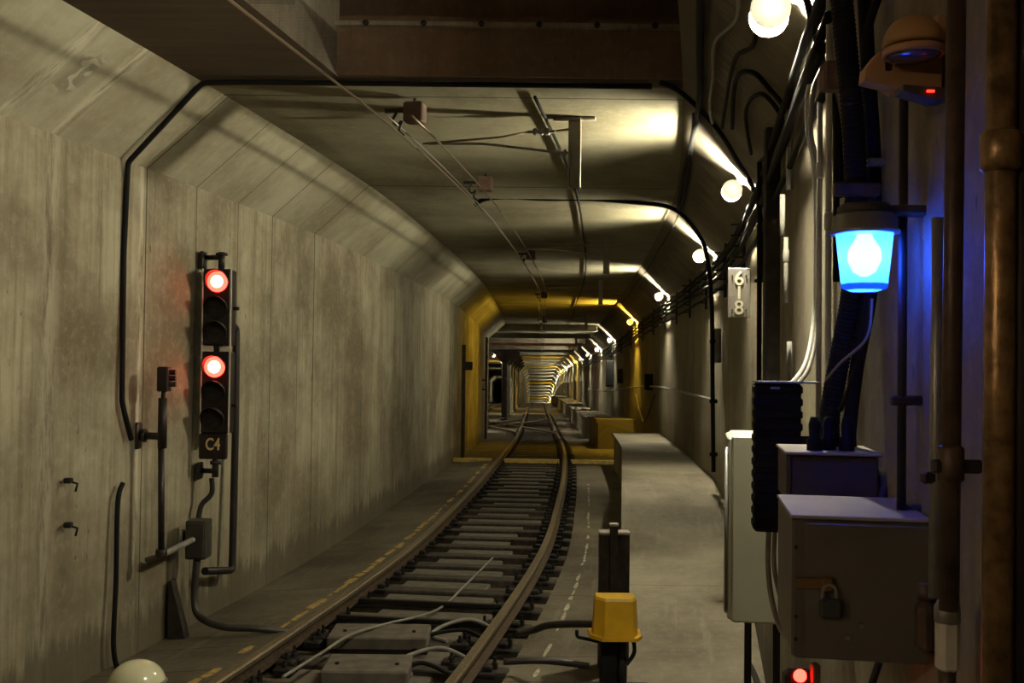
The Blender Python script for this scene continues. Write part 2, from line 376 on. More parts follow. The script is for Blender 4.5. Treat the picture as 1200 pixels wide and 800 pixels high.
# walkway bench on the right
def edge(z): return .104*z-cx(z)+.0   # left edge offset: straight kerb
def bench(name,z0,z1,h_,ef,mat='bench_concrete'):
    zs=zrange(z0,z1,.5)
    vs=[];uvs=[];fs=[]
    for z in zs:
        e=ef(z); h=h_(z) if callable(h_) else h_
        for (o_,hh,v) in ((HW,h,0),(e,h,HW-e),(e,h-.10*h,HW-e+.1),(e+.05,h-.14*h,HW-e+.15),(e+.05,-.01,HW-e+.9),(HW,0,3)): vs.append(T(z,o_,hh)); uvs.append((z,v))
    n=6
    for i in range(len(zs)-1):
        for j in range(n): fs.append((i*n+j,i*n+(j+1)%n,(i+1)*n+(j+1)%n,(i+1)*n+j))
    fs+=[tuple(range(n)),tuple((len(zs)-1)*n+j for j in range(n))]
    return st(MB().add(vs,fs,None,uvs).build(name,mat))
def e1(z):
    base=.104*z-cx(z)
    if z>19: base=.104*19-cx(19)+(z-19)*(-.006)
    return min(base,1.62)
bench('walkway',7.3,23.4,lambda z:max(.012,.77*min(1,(z-7.3)/6.0)),e1)
bench('walkway',30.8,36.8,.86,lambda z:1.22)
bench('walkway',39.5,46,.80,lambda z:1.22)
bench('walkway',48,62,.80,lambda z:1.3)
bench('walkway',66,92,.9,lambda z:1.3)
bench('walkway',98,140,.9,lambda z:1.3)

# ------------------------------------------------------------------ track
def rail(z0,z1,off,label,offf=None,group=None,st_=.5):
    f=offf or (lambda z:off)
    zs=zrange(z0,z1,st_) if z1<70 else zrange(z0,60,st_)+zrange(61,z1,1.5)
    b=.0
    web=lambda z:[(f(z)+a,h) for a,h in ((-.07,.016),(.07,.016),(.07,.026),(.012,.036),(.010,.089),(-.010,.089),(-.012,.036),(-.07,.026))]
    hd=lambda z:[(f(z)+a,h) for a,h in ((-.036,.090),(.036,.090),(.037,.118),(.026,.13),(-.026,.13),(-.037,.118))]
    e=empty('rail',T(z0,f(z0),0),label,'rail',group); inv=e.matrix_world.inverted()
    for nm,pr,mt in (('rail_web',web,'rail_rust'),('rail_head',hd,'rail_head')):
        o=sweep(nm,mt,pr,zs,True,smooth=False); o.parent=e; o.matrix_parent_inverse=inv
    return e
rail(4.5,240,RL,'left running rail of the curving track, beside the left slab',group=None)
rail(4.5,240,RR,'right running rail of the curving track, nearer the walkway')
def lerp(z,z0,z1,a,b):
    t=max(0,min(1,(z-z0)/(z1-z0))); t=t*t*(3-2*t); return a+(b-a)*t
for k,(s,lab) in enumerate(((-.75,'outer'),(.75,'inner'))):
    rail(40,62,0,'diverging rail of the far crossover swinging left, %s one'%lab,lambda z,s=s:lerp(z,40,62,TR+s,-5+s),'crossover rails')
    rail(40,62,0,'converging rail of the far crossover coming from the left track, %s one'%lab,lambda z,s=s:lerp(z,40,62,-5+s,TR+s),'crossover rails')
    rail(36.5,240,-5+s,'%s rail of the neighbouring left track in the far chamber'%('left' if s<0 else 'right'),None,'neighbouring track rails')
# ties
def make_tie(z,long=True):
    e=empty('railroad_tie',FR(z,TR,0),'dark wooden crosstie between the curving rails, half sunk in concrete','railroad tie','crossties of the curving track')
    MB().box((.08,0,-.035),(1.84,.20,.10),ch=.012).build('timber','tie_wood',e)
    for s in(-1,1):
        q=MB(); q.box((s*.75,0,.0),(.36,.22,.03),ch=.006)
        for t in((1,) if s<0 else (-1,1)):
            q.box((s*.75+t*.11,0,.030),(.07,.10,.045),ch=.01)
            q.lathe([(.022,0),(.022,.05),(.012,.05),(.012,.09)],Matrix.Translation((s*.75+t*.15,.04*t,.01)),6)
        q.build('tie_plate','clip_iron',e)
    return e
tie0=make_tie(5.2); z=5.2; ntie=1
while z<72:
    z+=.64
    M=FR(z,TR,0)@Matrix.Rotation(random.uniform(-.01,.01),4,'Z')
    copy_tree(tie0,None,M); ntie+=1
# extra concrete pads between ties, inside the gauge
for i in range(46):
    zz=5.52+.64*i
    q=MB(); wd=random.uniform(.7,1.1); q.box((random.uniform(-.1,.1),0,-.045),(wd,.36,.07),ch=.01)
    tag(q.build('concrete_pad','cover_concrete',M=FR(zz,TR,0)),'low concrete infill pad between two crossties','concrete pad','infill pads between the crossties')
# worn paint lines on the slab (geometry-thin coats with broken edges)
def paint_line(name,mat,off,z0,z1,wd,label,h=.004,keep=.75):
    q=MB(); z=z0
    while z<z1:
        ln=random.uniform(.06,.3)*(1+z*.03)
        if random.random()<keep:
            a=off-wd/2+random.uniform(0,wd*.35); b2=off+wd/2-random.uniform(0,wd*.35)
            pts=[T(z,a,h),T(z+ln*.4,a-random.uniform(0,.01),h),T(z+ln,a+random.uniform(0,.02),h),T(z+ln,b2-random.uniform(0,.02),h),T(z+ln*.5,b2,h),T(z,b2-random.uniform(0,.02),h)]
            q.add([tuple(p) for p in pts]+[tuple(p-Vector((0,0,.006))) for p in pts],[(0,1,2,3,4,5)]+[(i,(i+1)%6,6+(i+1)%6,6+i) for i in range(6)])
        z+=ln*random.uniform(.9,1.5)
    return tag(q.build(name,mat),label,'painted line',kind='stuff')
MAT['worn_yellow']=basic('worn_yellow',(.36,.25,.08),.8,0,.4,18)
MAT['worn_white']=basic('worn_white',(.36,.33,.25),.8,0,.4,18)
paint_line('painted_line','worn_yellow',RL-.21,5,23,.085,'worn yellow line painted on the slab left of the track',.066)
paint_line('painted_line','worn_white',RR+.47,5,20,.045,'worn pale line painted on the floor right of the track',.004,.8)

# ------------------------------------------------------------------ wall lamps with their light
def make_lamp(z,kind,label,group='caged wall lamps along the right side'):
    M=FR(z,2.13,3.63)@Matrix.Rotation(math.radians(42),4,'Y')   # local +z points up to the chamfer
    e=empty('tunnel_lamp',M,label,'tunnel lamp',group)
    MB().box((.0,0,.135),(.12,.12,.07),ch=.015).build('back_box','galv',e)
    MB().lathe([(.030,.045),(.030,.10),(.045,.105)],None,14).build('socket','galv',e,True)
    MB().lathe([(.004,-.045),(.022,-.038),(.034,-.012),(.030,.015),(.022,.04),(.018,.05)],None,12).build('bulb','bulb_'+kind,e,True)
    for t in(-1,1):      # frosted end glasses, added as baffles to narrow each lamp's light band
        q=MB(); vs=[]; n_=16; 
        for j in range(n_):
            a=2*math.pi*j/n_
            for yy in (.058,.062): vs.append((.082*math.cos(a),t*yy,.082*math.sin(a)-.003))
        q.add(vs,[(2*j,2*((j+1)%n_),2*((j+1)%n_)+1,2*j+1) for j in range(n_)]+[tuple(2*j for j in range(n_)),tuple(2*j+1 for j in range(n_))])
        q.build('end_baffle','frosted_glass',e)
    q=MB()
    for k in range(5):
        a=math.pi+k*math.pi/4; q.tube([(.08*math.cos(a),-.064,.08*math.sin(a)),(.08*math.cos(a),.064,.08*math.sin(a))],.002,5)
    q.build('wire_guard','galv',e)
    return e
LZ=[-5.5,4.35,8.7,13.7,21.4,30.2,39.4]+[48+9.3*i for i in range(22)]
lampw=make_lamp(LZ[1],'white','glaring wall lamp at the top of the picture, nearest the camera')
names={8.7:'lit wall lamp above the number plate, second nearest',13.7:'third lit wall lamp from the front, above the black bent cable',21.4:'fourth lit wall lamp from the front, before the yellow stretch',39.4:'white lit lamp directly beyond the yellow one'}
lampy=make_lamp(30.2,'yellow','yellow glowing wall lamp lighting the amber stretch of tunnel')
for i,z in enumerate(LZ):
    if z in(4.35,30.2): continue
    src=lampw
    lab=names.get(z,'small white wall lamp in the distant part of the tunnel')
    if z>48 and i%5==0: src=lampy; lab='small yellow wall lamp in the distant part of the tunnel'
    if z<0: lab='wall lamp behind the viewpoint'
    M=FR(z,2.13,3.63)@Matrix.Rotation(math.radians(42),4,'Y')
    copy_tree(src,None,M,lab)
warm_fill=make_lamp(1,'warm','added warm fill lamp, unseen on the left haunch behind the viewpoint',None)
warm_fill.matrix_world=FR(-1.8,-2.10,3.62)@Matrix.Rotation(math.radians(-42),4,'Y')  # unseen fill, added to brighten the things on the near right wall
# lamps of the second bore
for i,z in enumerate((47,60,74,90,108,130,155)):
    M=FR(z,-3.0,3.58)@Matrix.Rotation(math.radians(42),4,'Y')
    copy_tree(lampy if i in (3,) else lampw,None,M,'small lamp in the neighbouring bore left of the far columns','lamps in the neighbouring bore')
# ------------------------------------------------------------------ far crossover chamber: columns and ceiling beams
def column(z):
    e=empty('steel_column',FR(z,-HW-.05,-.02),'dark flared column in the line left of the far track','column','far columns left of the track')
    q=MB(); q.box((0,0,1.85),(.30,.34,3.7),ch=.02); q.box((0,0,.08),(.42,.46,.16),ch=.02); q.build('shaft','steel_beam' if z>64 else 'dark_pipe',e)
    q=MB(); q.prism([(-.15,3.25),(.15,3.25),(.72,3.9),(.72,4.18),(-.72,4.18),(-.72,3.9)],-.17,.17); q.build('flared_capital','dark_pipe',e)
    return e
for z in (60,68,76,84,92,100): column(z)
n=14
for z in (39.3,40.7,44.5,49.3,53,58.6,63,67.9,72,77.2,81,86.5,91,95.8):
    q=MB(); q.box((-2.7,0,CE-.12),(8.7,.20,.24),ch=.01); st(q.build('trim_%d'%n,'steel_beam',M=FR(z,0,0))); n+=1
# portal ribs of the distant bore, one beyond each lamp
for i in range(22):
    z=48+9.3*i+1.3
    if z<62: continue
    d=.13
    poly=[(-HW,-.02),(-HW+d,-.02),(-HW+d,CB-.05),(-CW+d*.4,CE-d),(CW-d*.4,CE-d),(HW-d,CB-.05),(HW-d,2.3),(HW,2.3),(HW,CB),(CW,CE),(-CW,CE),(-HW,CB)]
    if z<100: poly=[(-HW+.1,3.3),(-HW+d+.1,3.3),(-HW+d+.1,CB-.05),(-CW+d*.4,CE-.3),(CW-d*.4,CE-.25),(HW-d,CB-.05),(HW-d,2.3),(HW,2.3),(HW,CB),(CW,CE),(-CW,CE),(-HW,CB)]
    q=MB(); q.prism(poly,-.12,.12)
    st(q.build('trim_%d'%n,'steel_beam',M=FR(z,0,0))); n+=1

# red far signal light hung below the ceiling
e=empty('ceiling_signal',FR(50,-.35,3.95),'small red lamp hung under the far ceiling beams','signal lamp')
MB().box((0,0,.0),(.16,.22,.16),ch=.02).build('housing','signal_black',e)
MB().box((0,0,.16),(.03,.03,.16)).build('hanger','signal_black',e)
MB().lathe([(.06,0),(.05,.02),(.0,.03)],Matrix.Translation((0,.11,0))@Matrix.Rotation(-math.pi/2,4,'X'),14).build('lens','red_far',e,True)

# ------------------------------------------------------------------ cables and conduits on the right wall
def wallrun(name,mat,out,h,z0,z1,r,label,cat,sag=.0,group=None):
    pts=[]; z=z0
    while z<=z1:
        pts.append(T(z,HW-out,h-sag*math.sin(z*2.2)**2)); z+=.35 if z<20 else .8
    return tag(MB().tube(pts,r,8).build(name,mat,smooth=True),label,cat,group)
for i,(o_,h,r) in enumerate(((.05,3.50,.020),(.07,3.42,.024),(.06,3.33,.018),(.08,3.24,.022),(.05,3.13,.016))):
    wallrun('power_cable','black_rubber',o_,h,3.35+.05*i,75,r,'black cable running along the right wall below the lamps','cable',.012,'cables along the right wall')
wallrun('wall_pipe','galv',.07,1.79,12.9,60,.022,'thin grey pipe along the right wall above the walkway','pipe')
# racks holding the cables
rk=None
for z in [9.8,12.2,14.6,17,19.5,22,25,28,32,36,41]:
    if rk is None:
        rk=empty('cable_rack',FR(z,HW,3.05),'small dark cable rack bolted to the right wall','cable rack','cable racks on the right wall')
        q=MB(); q.box((-.02,0,.25),(.03,.05,.62)); q.build('upright','dark_pipe',rk)
        q=MB()
        for h in (.03,.15,.25,.35,.45): q.box((-.08,0,h),(.12,.03,.02))
        q.build('arm','dark_pipe',rk)
    else: copy_tree(rk,None,FR(z,HW,3.05))
# cable along the chamfer
tag(MB().tube([T(z,1.72+.08,4.06-.02*math.sin(z)) for z in zrange(7.8,60,.8)],.012,6).build('lighting_cable','black_rubber'),'thin black feed cable along the corner of ceiling and right haunch','cable')

def vpipe(name,mat,px,y0,y1,r,label,out=.05,cat='conduit',clamps=(),dx=0,z=None,smooth=True,couplings=(),group=None):
    z=z or zr(px,out); a=P(px,y0,z); b2=P(px+dx,y1,z)
    e=empty(name,b2,label,cat,group)
    MB().tube([a-b2,a.lerp(b2,.5)-b2,Vector((0,0,0))],r,12).build('pipe_run',mat,e,True)
    for cy in clamps:
        c=a.lerp(b2,(cy-y0)/(y1-y0))-b2
        MB().box((c.x+.01,c.y,c.z),(2*r+.05,.02,.022),ch=.004).build('clamp','dark_pipe',e)
    for cy in couplings:
        c=a.lerp(b2,(cy-y0)/(y1-y0))-b2
        MB().lathe([(r,-.03),(r*1.35,-.025),(r*1.35,.025),(r,.03)],Matrix.Translation(c),14).build('coupling',mat,e,True)
    return e
def path_cable(name,mat,pts,r,label,cat='cable',mode='smooth',n=10,group=None):
    pp=smoothpath(pts) if mode=='smooth' else rounded(pts)
    return tag(MB().tube(pp,r,n).build(name,mat,smooth=True),label,cat,group)

# bronze pipe and neighbours, nearest to the lens
vpipe('rusty_pipe','bronze',1174,-30,830,.021,'thick rusty bronze pipe at the right edge of the picture',.06,'pipe',couplings=(180,),dx=-6)
vpipe('dark_conduit','dark_pipe',1198,-30,830,.015,'black conduit at the extreme right edge beside the rusty pipe',.03,'pipe',dx=-6)
vpipe('brown_conduit','brown_pipe',1121,-30,715,.0155,'brown vertical conduit between the orange lamp and the rusty pipe',.07,'conduit',clamps=(548,),couplings=(545,),dx=-9)
vpipe('slim_conduit','galv',1099,255,700,.011,'slim grey conduit catching the blue light, left of the brown one',.05,'conduit',clamps=(560,),dx=-4)
vpipe('shaded_conduit','dark_pipe',1059,100,600,.010,'thin dark conduit just right of the blue lamp glass',.04,'conduit',clamps=(470,),dx=-3)
# conduit fitting on the brown conduit
z=zr(1110,.07)
e=empty('conduit_fitting',P(1110,800,z),'pale oblong conduit fitting low on the right, right of the brown box','fitting')
inv=e.matrix_world.translation
c=P(1110,752,z)-inv; MB().box(c,(.034,.035,.10),ch=.008).build('body','white_conduit',e)
c=P(1110,718,z)-inv; MB().lathe([(.014,-.02),(.021,-.014),(.021,.01),(.015,.02)],Matrix.Translation(c),14).build('hub','galv',e,True)
MB().tube([P(1110,778,z)-inv,P(1109,840,z)-inv],.014,12).build('pipe_stub','brown_pipe',e,True)
e=empty('conduit_fitting',P(1084,765,zr(1088,.05)),'brownish rounded fitting between the brown box and the pale fitting','fitting')
MB().box((0,0,.05),(.035,.04,.10),ch=.012).build('body','brown_pipe',e); MB().lathe([(.013,.1),(.016,.11),(.012,.13)],None,12).build('hub','brown_pipe',e,True)

# ---- blue lamp
ZB=2.3
c=P(1013,300,ZB)
e=empty('blue_lamp',c,'glowing blue glass lamp on an arm at the right wall','lamp')
s=ZB/FPX
MB().lathe([(.037,-.073),(.048,-.068),(.052,-.03),(.060,.045),(.063,.050)],None,28,cap=False).build('glass_cup','blue_glass',e,True)
MB().lathe([(0,-.075),(.030,-.076),(.046,-.070),(.048,-.060)],None,28,cap=False).build('glass_base','blue_glass',e,True)
MB().lathe([(.008,-.044),(.024,-.034),(.036,-.008),(.034,.014),(.020,.036),(.014,.05)],None,14).build('bulb','bulb_blue',e,True)
MB().lathe([(.056,.047),(.074,.048),(.074,.054),(.069,.058),(.067,.085),(.060,.09)],None,28).build('rim','galv',e,True)
MB().lathe([(.058,.088),(.057,.105),(.050,.112),(.01,.116)],None,28).build('cap','grey_box',e,True)
q=MB(); q.box((.105,.0,.098),(.12,.05,.022),ch=.006); q.box((.165,.0,.09),(.05,.05,.05),ch=.008); q.build('arm','grey_box',e)
MB().box((.175,.01,.135),(.06,.04,.04),ch=.005).build('junction_box','brown_pipe',e)
MB().lathe([(.012,-.008),(.012,.008)],Matrix.Translation((.172,-.03,.092))@RX90,12).build('screw_hole','black_rubber',e)
MB().box((.135,0,.058),(.012,.03,.045),ch=.004).build('stop_tab','galv',e)

# ---- orange emergency lamp
ZO=2.05
c=P(1066,62,ZO)
e=empty('emergency_lamp',c,'orange hooded emergency lamp high on the right wall','lamp')
# back plate / body
q=MB(); q.box((.035,.075,-.02),(.12,.05,.09),ch=.012)
q.build('body','orange_housing',e)
HP=[(.057*math.cos(t),.014+.056*math.sin(t)) for t in [i*math.pi/2/9 for i in range(9)]]+[(.001,.070)]
MB().lathe([(.050,.010)]+HP,Matrix.Translation((.003,-.01,0)),30).build('hood','orange_housing',e,True)
MB().lathe([(.050,.006),(.057,.004),(.058,-.008),(.053,-.011),(.049,-.008)],Matrix.Translation((.003,-.012,0)),30).build('lens_ring','orange_housing',e,True)
MB().lathe([(.052,-.008),(.045,-.014),(.02,-.018),(.001,-.019)],Matrix.Translation((.003,-.012,0)),30).build('lens','lamp_glass',e,True)
q=MB(); q.prism([(-.075,-.045),(-.072,-.02),(-.05,.01),(-.035,.02),(-.035,-.025),(.075,-.03),(.075,-.066),(.0,-.062)],.035,.075); q.build('side_shell','orange_housing',e)
q=MB(); q.prism([(-.010,-.06),(.078,-.066),(.078,-.088),(.055,-.09),(-.010,-.072)],.005,.055); q.build('lower_cover','grey_box',e)
MB().box((.042,.003,-.073),(.014,.004,.004)).build('indicator','red_small',e)
q=MB(); q.box((.075,.04,.05),(.035,.04,.07),ch=.006); q.build('mounting_bracket','orange_housing',e)

# ---- flexible hose bundle
def ribbed(name,mat,pts,r,label,pitch=.012):
    pp=smoothpath(pts,10); out=[];rad=[];acc=0
    # resample
    L=[0]
    for i in range(1,len(pp)): L.append(L[-1]+(pp[i]-pp[i-1]).length)
    d=0;i=0;k=0
    while d<L[-1]:
        while L[i+1]<d: i+=1
        t=(d-L[i])/(L[i+1]-L[i]); out.append(pp[i].lerp(pp[i+1],t)); rad.append(r if k%2 else r*.90); k+=1; d+=pitch/2
    return tag(MB().tube(out,r,14,radii=rad).build(name,mat,smooth=False),label,'hose')
zh=2.75
ribbed('flexible_hose','black_rubber',[P(984,-25,zh),P(992,60,zh),P(1000,150,zh),P(1003,240,zh+.02),P(1000,330,zh+.12),P(984,420,zh+.2),P(972,490,zh+.25),P(974,540,zh+.3)],.030,'thick ribbed black hose coming down behind the blue lamp')
path_cable('black_cable','black_rubber',[P(1012,-25,2.8),P(1018,90,2.8),P(1024,200,2.8),P(1021,330,2.85),P(1004,430,2.95),P(996,500,3.0),P(996,525,3.02)],.020,'smooth black cable just right of the ribbed hose')
path_cable('black_cable','black_rubber',[P(1040,-30,2.75),P(1018,30,2.7),P(1014,70,2.72)],.011,'short black cable slanting across the top right of the hose')
path_cable('black_cable','black_rubber',[P(1020,345,2.6),P(1018,385,2.6),P(1000,440,2.7),P(985,480,2.85)],.006,'thin black lead dropping from the blue lamp')
path_cable('grey_lead','grey_cable',[P(1022,350,2.58),P(1016,395,2.58),P(985,425,2.7),P(968,445,2.8)],.0035,'thin grey lead looping below the blue lamp')
# clamp on hoses
q=MB(); q.box((0,0,0),(.12,.03,.035),ch=.006); tag(q.build('pipe_clamp','brown_pipe',M=Matrix.Translation(P(1004,222,2.71))),'brown clamp around the ribbed hose above the blue lamp','clamp')
q=MB(); q.box((0,0,0),(.05,.03,.02),ch=.004); tag(q.build('pipe_clamp','galv',M=Matrix.Translation(P(1026,190,2.77))),'small grey clamp on the smooth black cable','clamp')

# ---- pale conduits and cables on the wall left of the hose
vpipe('white_conduit','white_conduit',972,-20,455,.0105,'pale conduit close behind the ribbed hose',.05,'conduit',dx=-2,couplings=(260,))
vpipe('white_conduit','white_conduit',961,90,520,.010,'pale conduit second left of the ribbed hose',.05,'conduit',dx=-2,couplings=(200,))
zz=3.9
path_cable('pale_cable','white_conduit',[P(962,72,zz),P(948,100,zz),P(946,150,zz),P(954,200,zz),P(956,280,zz),P(954,370,zz-.05),P(944,425,zz-.2),P(925,452,zz-.35)],.0085,'pale cable curving from the top down to the black ribbed box')
path_cable('pale_cable','grey_cable',[P(965,78,zz-.05),P(954,105,zz-.05),P(950,150,zz-.05),P(958,200,zz-.05),P(960,290,zz-.05),P(957,380,zz-.1),P(948,430,zz-.25),P(931,453,zz-.4)],.008,'grey cable twin of the pale cable curving to the black ribbed box')
vpipe('black_conduit','black_rubber',980,150,330,.010,'black conduit segment left of the hose above the blue lamp',.12,'conduit',z=3.2)
path_cable('black_cable','black_rubber',[P(943,-10,3.9),P(958,50,3.9),P(970,100,3.8),P(981,150,3.6),P(984,230,3.5)],.014,'black cable slanting down beside the top lamp')
q=MB(); q.box((0,0,0),(.07,.06,.09),ch=.008); tag(q.build('junction_box','brown_block',M=Matrix.Translation(P(976,90,3.3))),'small brown junction box behind the hose near the top lamp','junction box')
vpipe('channel_conduit','galv',925,128,222,.016,'short pale channel conduit high on the right wall',.06,'conduit',couplings=(140,),z=5.0)
vpipe('channel_conduit','white_conduit',917,228,276,.013,'short white tube below the pale channel conduit',.06,'conduit',z=5.0)
vpipe('cable_end','grey_cable',921,278,355,.011,'grey tapered cable end hanging on the timber post',.10,'conduit',z=4.95,couplings=(300,))
vpipe('cable_end','grey_cable',925,400,450,.010,'short grey tube entering the black ribbed box from above',.10,'conduit',z=4.1)
# timber board and black pipe
z=zr(905,.06)
q=MB(); a=P(905,150,z); b2=P(903,600,z); q.box((a+b2)/2,(.085,.06,(a-b2).length),ch=.006); tag(q.build('timber_post','wood_dark'),'brown timber post upright on the right wall behind the ribbed box','post')
vpipe('black_pipe','black_rubber',890,190,640,.016,'black vertical pipe on the right wall beside the number plate',.09,'pipe',dx=-1,clamps=(330,))
# ---- number plate
z=zr(866,.12)
e=empty('number_plate',P(866,343,z-.05),'grey plate with cream digits six and eight on the right wall','sign')
k=z/FPX
MB().box((0,0,0),(26*k,.012,58*k),ch=.004).build('plate','plate_grey',e)
Mt=lambda y:Matrix.Translation((-.001,-.0075,y*k))@RX90
textmesh('6',23*k,'digit','number_cream',e,Mt(16),bold=.0018); textmesh('8',23*k,'digit','number_cream',e,Mt(-18),bold=.0018)
MB().box((0,-.008,0),(3*k,.003,15*k)).build('dash','number_cream',e)
q=MB()
for a in(-1,1):
    for t in(-1,1): q.lathe([(.006,0),(.006,.006)],Matrix.Translation((a*8*k,-.006,t*20*k))@RX90,8)
q.build('bolt','clip_iron',e)
MB().box((.02,.09,0),(.03,.17,.03)).build('standoff','grey_box',e)

# ---- black bent cable across the ceiling and down the wall
zc=12.75
pts=[P(556,240,zc),P(570,233,zc),P(598,231,zc),P(640,233,zc),P(690,233,zc),P(740,237,zc),P(778,241,zc),P(800,252,zc),P(822,280,zc),P(830,310,zc),P(834,360,zc),P(835,450,zc),P(836,553,zc)]
e=empty('bent_cable',pts[-1],'heavy black cable crossing under the ceiling then down the right wall','cable')
o=MB().tube([p-pts[-1] for p in smoothpath(pts,5)],.026,10).build('cable_run','black_rubber',e,True)
for (px,py) in ((598,231),(690,233),(836,400),(836,470),(836,532)):
    MB().box(P(px,py,zc)-pts[-1],(.09,.06,.05),ch=.008).build('clamp','black_rubber',e)
MB().tube([P(841,385,zc)-pts[-1],P(841,425,zc)-pts[-1]],.045,10).build('splice_sleeve','grey_cable',e,True)
# thin messy cables under the haunch near the top
path_cable('hanging_cable','grey_cable',[PS(866,-5,.03),PS(862,25,.03),PS(838,50,.03),PS(836,90,.03),PS(832,130,.03),PS(840,160,.03)],.012,'thin pale cable wandering down the right haunch')
path_cable('hanging_cable','black_rubber',[PS(775,97,.03),PS(800,110,.03),PS(840,150,.03),PS(865,190,.03),PS(880,215,.03),PS(892,260,.03),PS(893,330,.03)],.018,'black cable following the haunch towards the number plate')
path_cable('hanging_cable','black_rubber',[PS(822,-20,.03),PS(820,60,.03),PS(818,130,.03),PS(800,210,.03),PS(795,245,.03)],.022,'thick black cable hanging along the ceiling corner')
path_cable('hanging_cable','black_rubber',[PS(886,-10,.03),PS(884,50,.03),PS(862,68,.03),PS(852,110,.03),PS(846,150,.03)],.012,'dark cable looping below the top lamp')
path_cable('hanging_cable','black_rubber',[PS(858,150,.03),PS(862,95,.03),PS(882,85,.03),PS(905,108,.03),PS(922,128,.03)],.014,'dark cable arched over the right haunch beside the pale channel conduit')
path_cable('hanging_cable','black_rubber',[PS(880,180,.03),PS(874,130,.03),PS(892,110,.03),PS(915,135,.03),PS(920,160,.03),PS(890,190,.03)],.013,'coiled dark cable on the right haunch')

# ---- white cabinet
z=4.45
Mc=Matrix.Translation(P(888,730,z))@Matrix.Rotation(-head(4.5),4,'Z')
e=empty('electrical_cabinet',Mc,'tall cream electrical cabinet on the right wall behind the ribbed box','cabinet')
hh=.775
MB().box((.02,.2,hh/2),(.26,.42,hh),ch=.008).build('body','cream_paint',e)
MB().box((-.115,.2,hh/2),(.02,.40,hh-.02),ch=.006).build('door','cream_paint',e)
for h in (.06,.40,.70): MB().box((-.128,.02,h),(.02,.03,.05),ch=.004).build('hinge','galv',e)
MB().tube([(-.132,-.0,.05),(-.132,-.0,.72)],.007,8).build('lock_rod','galv',e,True)
q=MB(); q.box((-.03,.2,-.55),(.03,.03,1.1)); q.build('leg','dark_pipe',e); q=MB(); q.box((.09,.2,-.55),(.03,.03,1.1)); q.build('leg','dark_pipe',e)

# ---- black ribbed box
z=3.5; k=z/FPX
Mc=Matrix.Translation(P(911,624,z))@Matrix.Rotation(-head(3.5),4,'Z')
e=empty('ribbed_box',Mc,'black horizontally ribbed junction box with cables below','junction box')
H=174*k; W=56*k
MB().box((0,.06,H/2),(W*.94,.12,H),ch=.006).build('body','black_rubber',e)
q=MB(); nrib=12
for i in range(nrib):
    q.box((0,.055,H*(i+.5)/nrib),(W,.13,H/nrib*.72),ch=.006)
q.build('cooling_rib','black_rubber',e)
MB().box((.0+.03,.06,H+.004),(W+.05,.14,.006)).build('lid','galv',e)
MB().box((-.01,-.01,H-.015),(.03,.01,.008)).build('latch','galv',e)
MB().box((W*.5+.06,.10,H*.6),(.16,.03,.04)).build('wall_bracket','dark_pipe',e)
path_cable('drop_cable','grey_cable',[P(901,622,3.52),P(900,660,3.52),P(904,700,3.5),P(914,735,3.4),P(925,745,3.3)],.009,'outer cable dropping from the black ribbed box')
path_cable('drop_cable','grey_cable',[P(908,622,3.52),P(907,660,3.52),P(912,690,3.5),P(920,715,3.4),P(928,728,3.3)],.008,'inner cable dropping from the black ribbed box')

# ---- upper purple box with connectors
z=2.8; k=z/FPX
Mc=Matrix.Translation(P(975,590,z))@Matrix.Rotation(-head(3),4,'Z')
e=empty('junction_box',Mc,'dark purple steel box behind and above the brown padlocked box','junction box')
W=104*k; H=57*k
MB().box((0,.14,H/2),(W,.28,H),ch=.005).build('body','purple_box',e)
MB().box((0,.13,H+.003),(W+.012,.30,.008),ch=.002).build('lid','box_top',e)
q=MB()
for i,(x,y) in enumerate(((-.04,.05),(.0,.08),(.045,.06))):
    ee=MB().lathe([(.020,0),(.020,.03),(.014,.035),(.016,.07),(.010,.09)],Matrix.Translation((x,y,H+.006)),10).build('cable_gland','black_rubber',e,True)
MB().tube([(-W/2+.01,-.004,.0),(-W/2+.01,-.004,H)],.004,6).build('hinge','dark_pipe',e,True)
path_cable('slack_cable','purple_box',[P(1062,440,2.75),P(1055,500,2.75),P(1045,545,2.75),P(1032,590,2.72)],.012,'dark cable curving down to the right side of the purple box')
# ---- brown padlocked box
z=2.2; k=z/FPX
A=P(930,612,z); B=P(1086,612,z); H=164*k
Mc=Matrix.Translation(P(1008,775,z))@Matrix.Rotation(-head(2.4),4,'Z')
e=empty('control_box',Mc,'large brown steel box with brass hasp and padlock on the right','electrical box')
W=(B-A).length
MB().box((0,.18,H/2),(W,.36,H),ch=.006).build('body','box_brown',e)
MB().box((0,.18,H+.003),(W+.006,.37,.008),ch=.002).build('lid','box_top',e)
MB().box((0.012,-.006,H/2-.002),(W-.03,.012,H-.012),ch=.003).build('door','box_brown',e)
q=MB(); q.box((-W/2+.035,-.017,H*.55),(.055,.008,.022),ch=.002); q.box((-W/2+.07,-.02,H*.55),(.02,.014,.03),ch=.003); q.build('hasp','brass',e)
q=MB(); q.tube(smoothpath([(-W/2+.058,-.026,H*.44),(-W/2+.060,-.026,H*.52),(-W/2+.072,-.026,H*.55),(-W/2+.084,-.026,H*.52),(-W/2+.085,-.026,H*.44)]),.0035,6)
pl=MB().box((-W/2+.075,-.028,H*.385),(.045,.02,.042),ch=.006).build('padlock','green_patina',e); q.build('shackle','galv',pl)
for a,h in ((.0,.077),(-.027,.05)): MB().lathe([(.006,0),(.005,.006)],Matrix.Translation((a,-.012,h))@RX90,8).build('bolt','galv',e)
for h in (.04,H-.06,H*.3): MB().lathe([(.004,0),(.004,.005)],Matrix.Translation((-W/2+.008,-.001,h))@RX90,8).build('rivet','clip_iron',e)
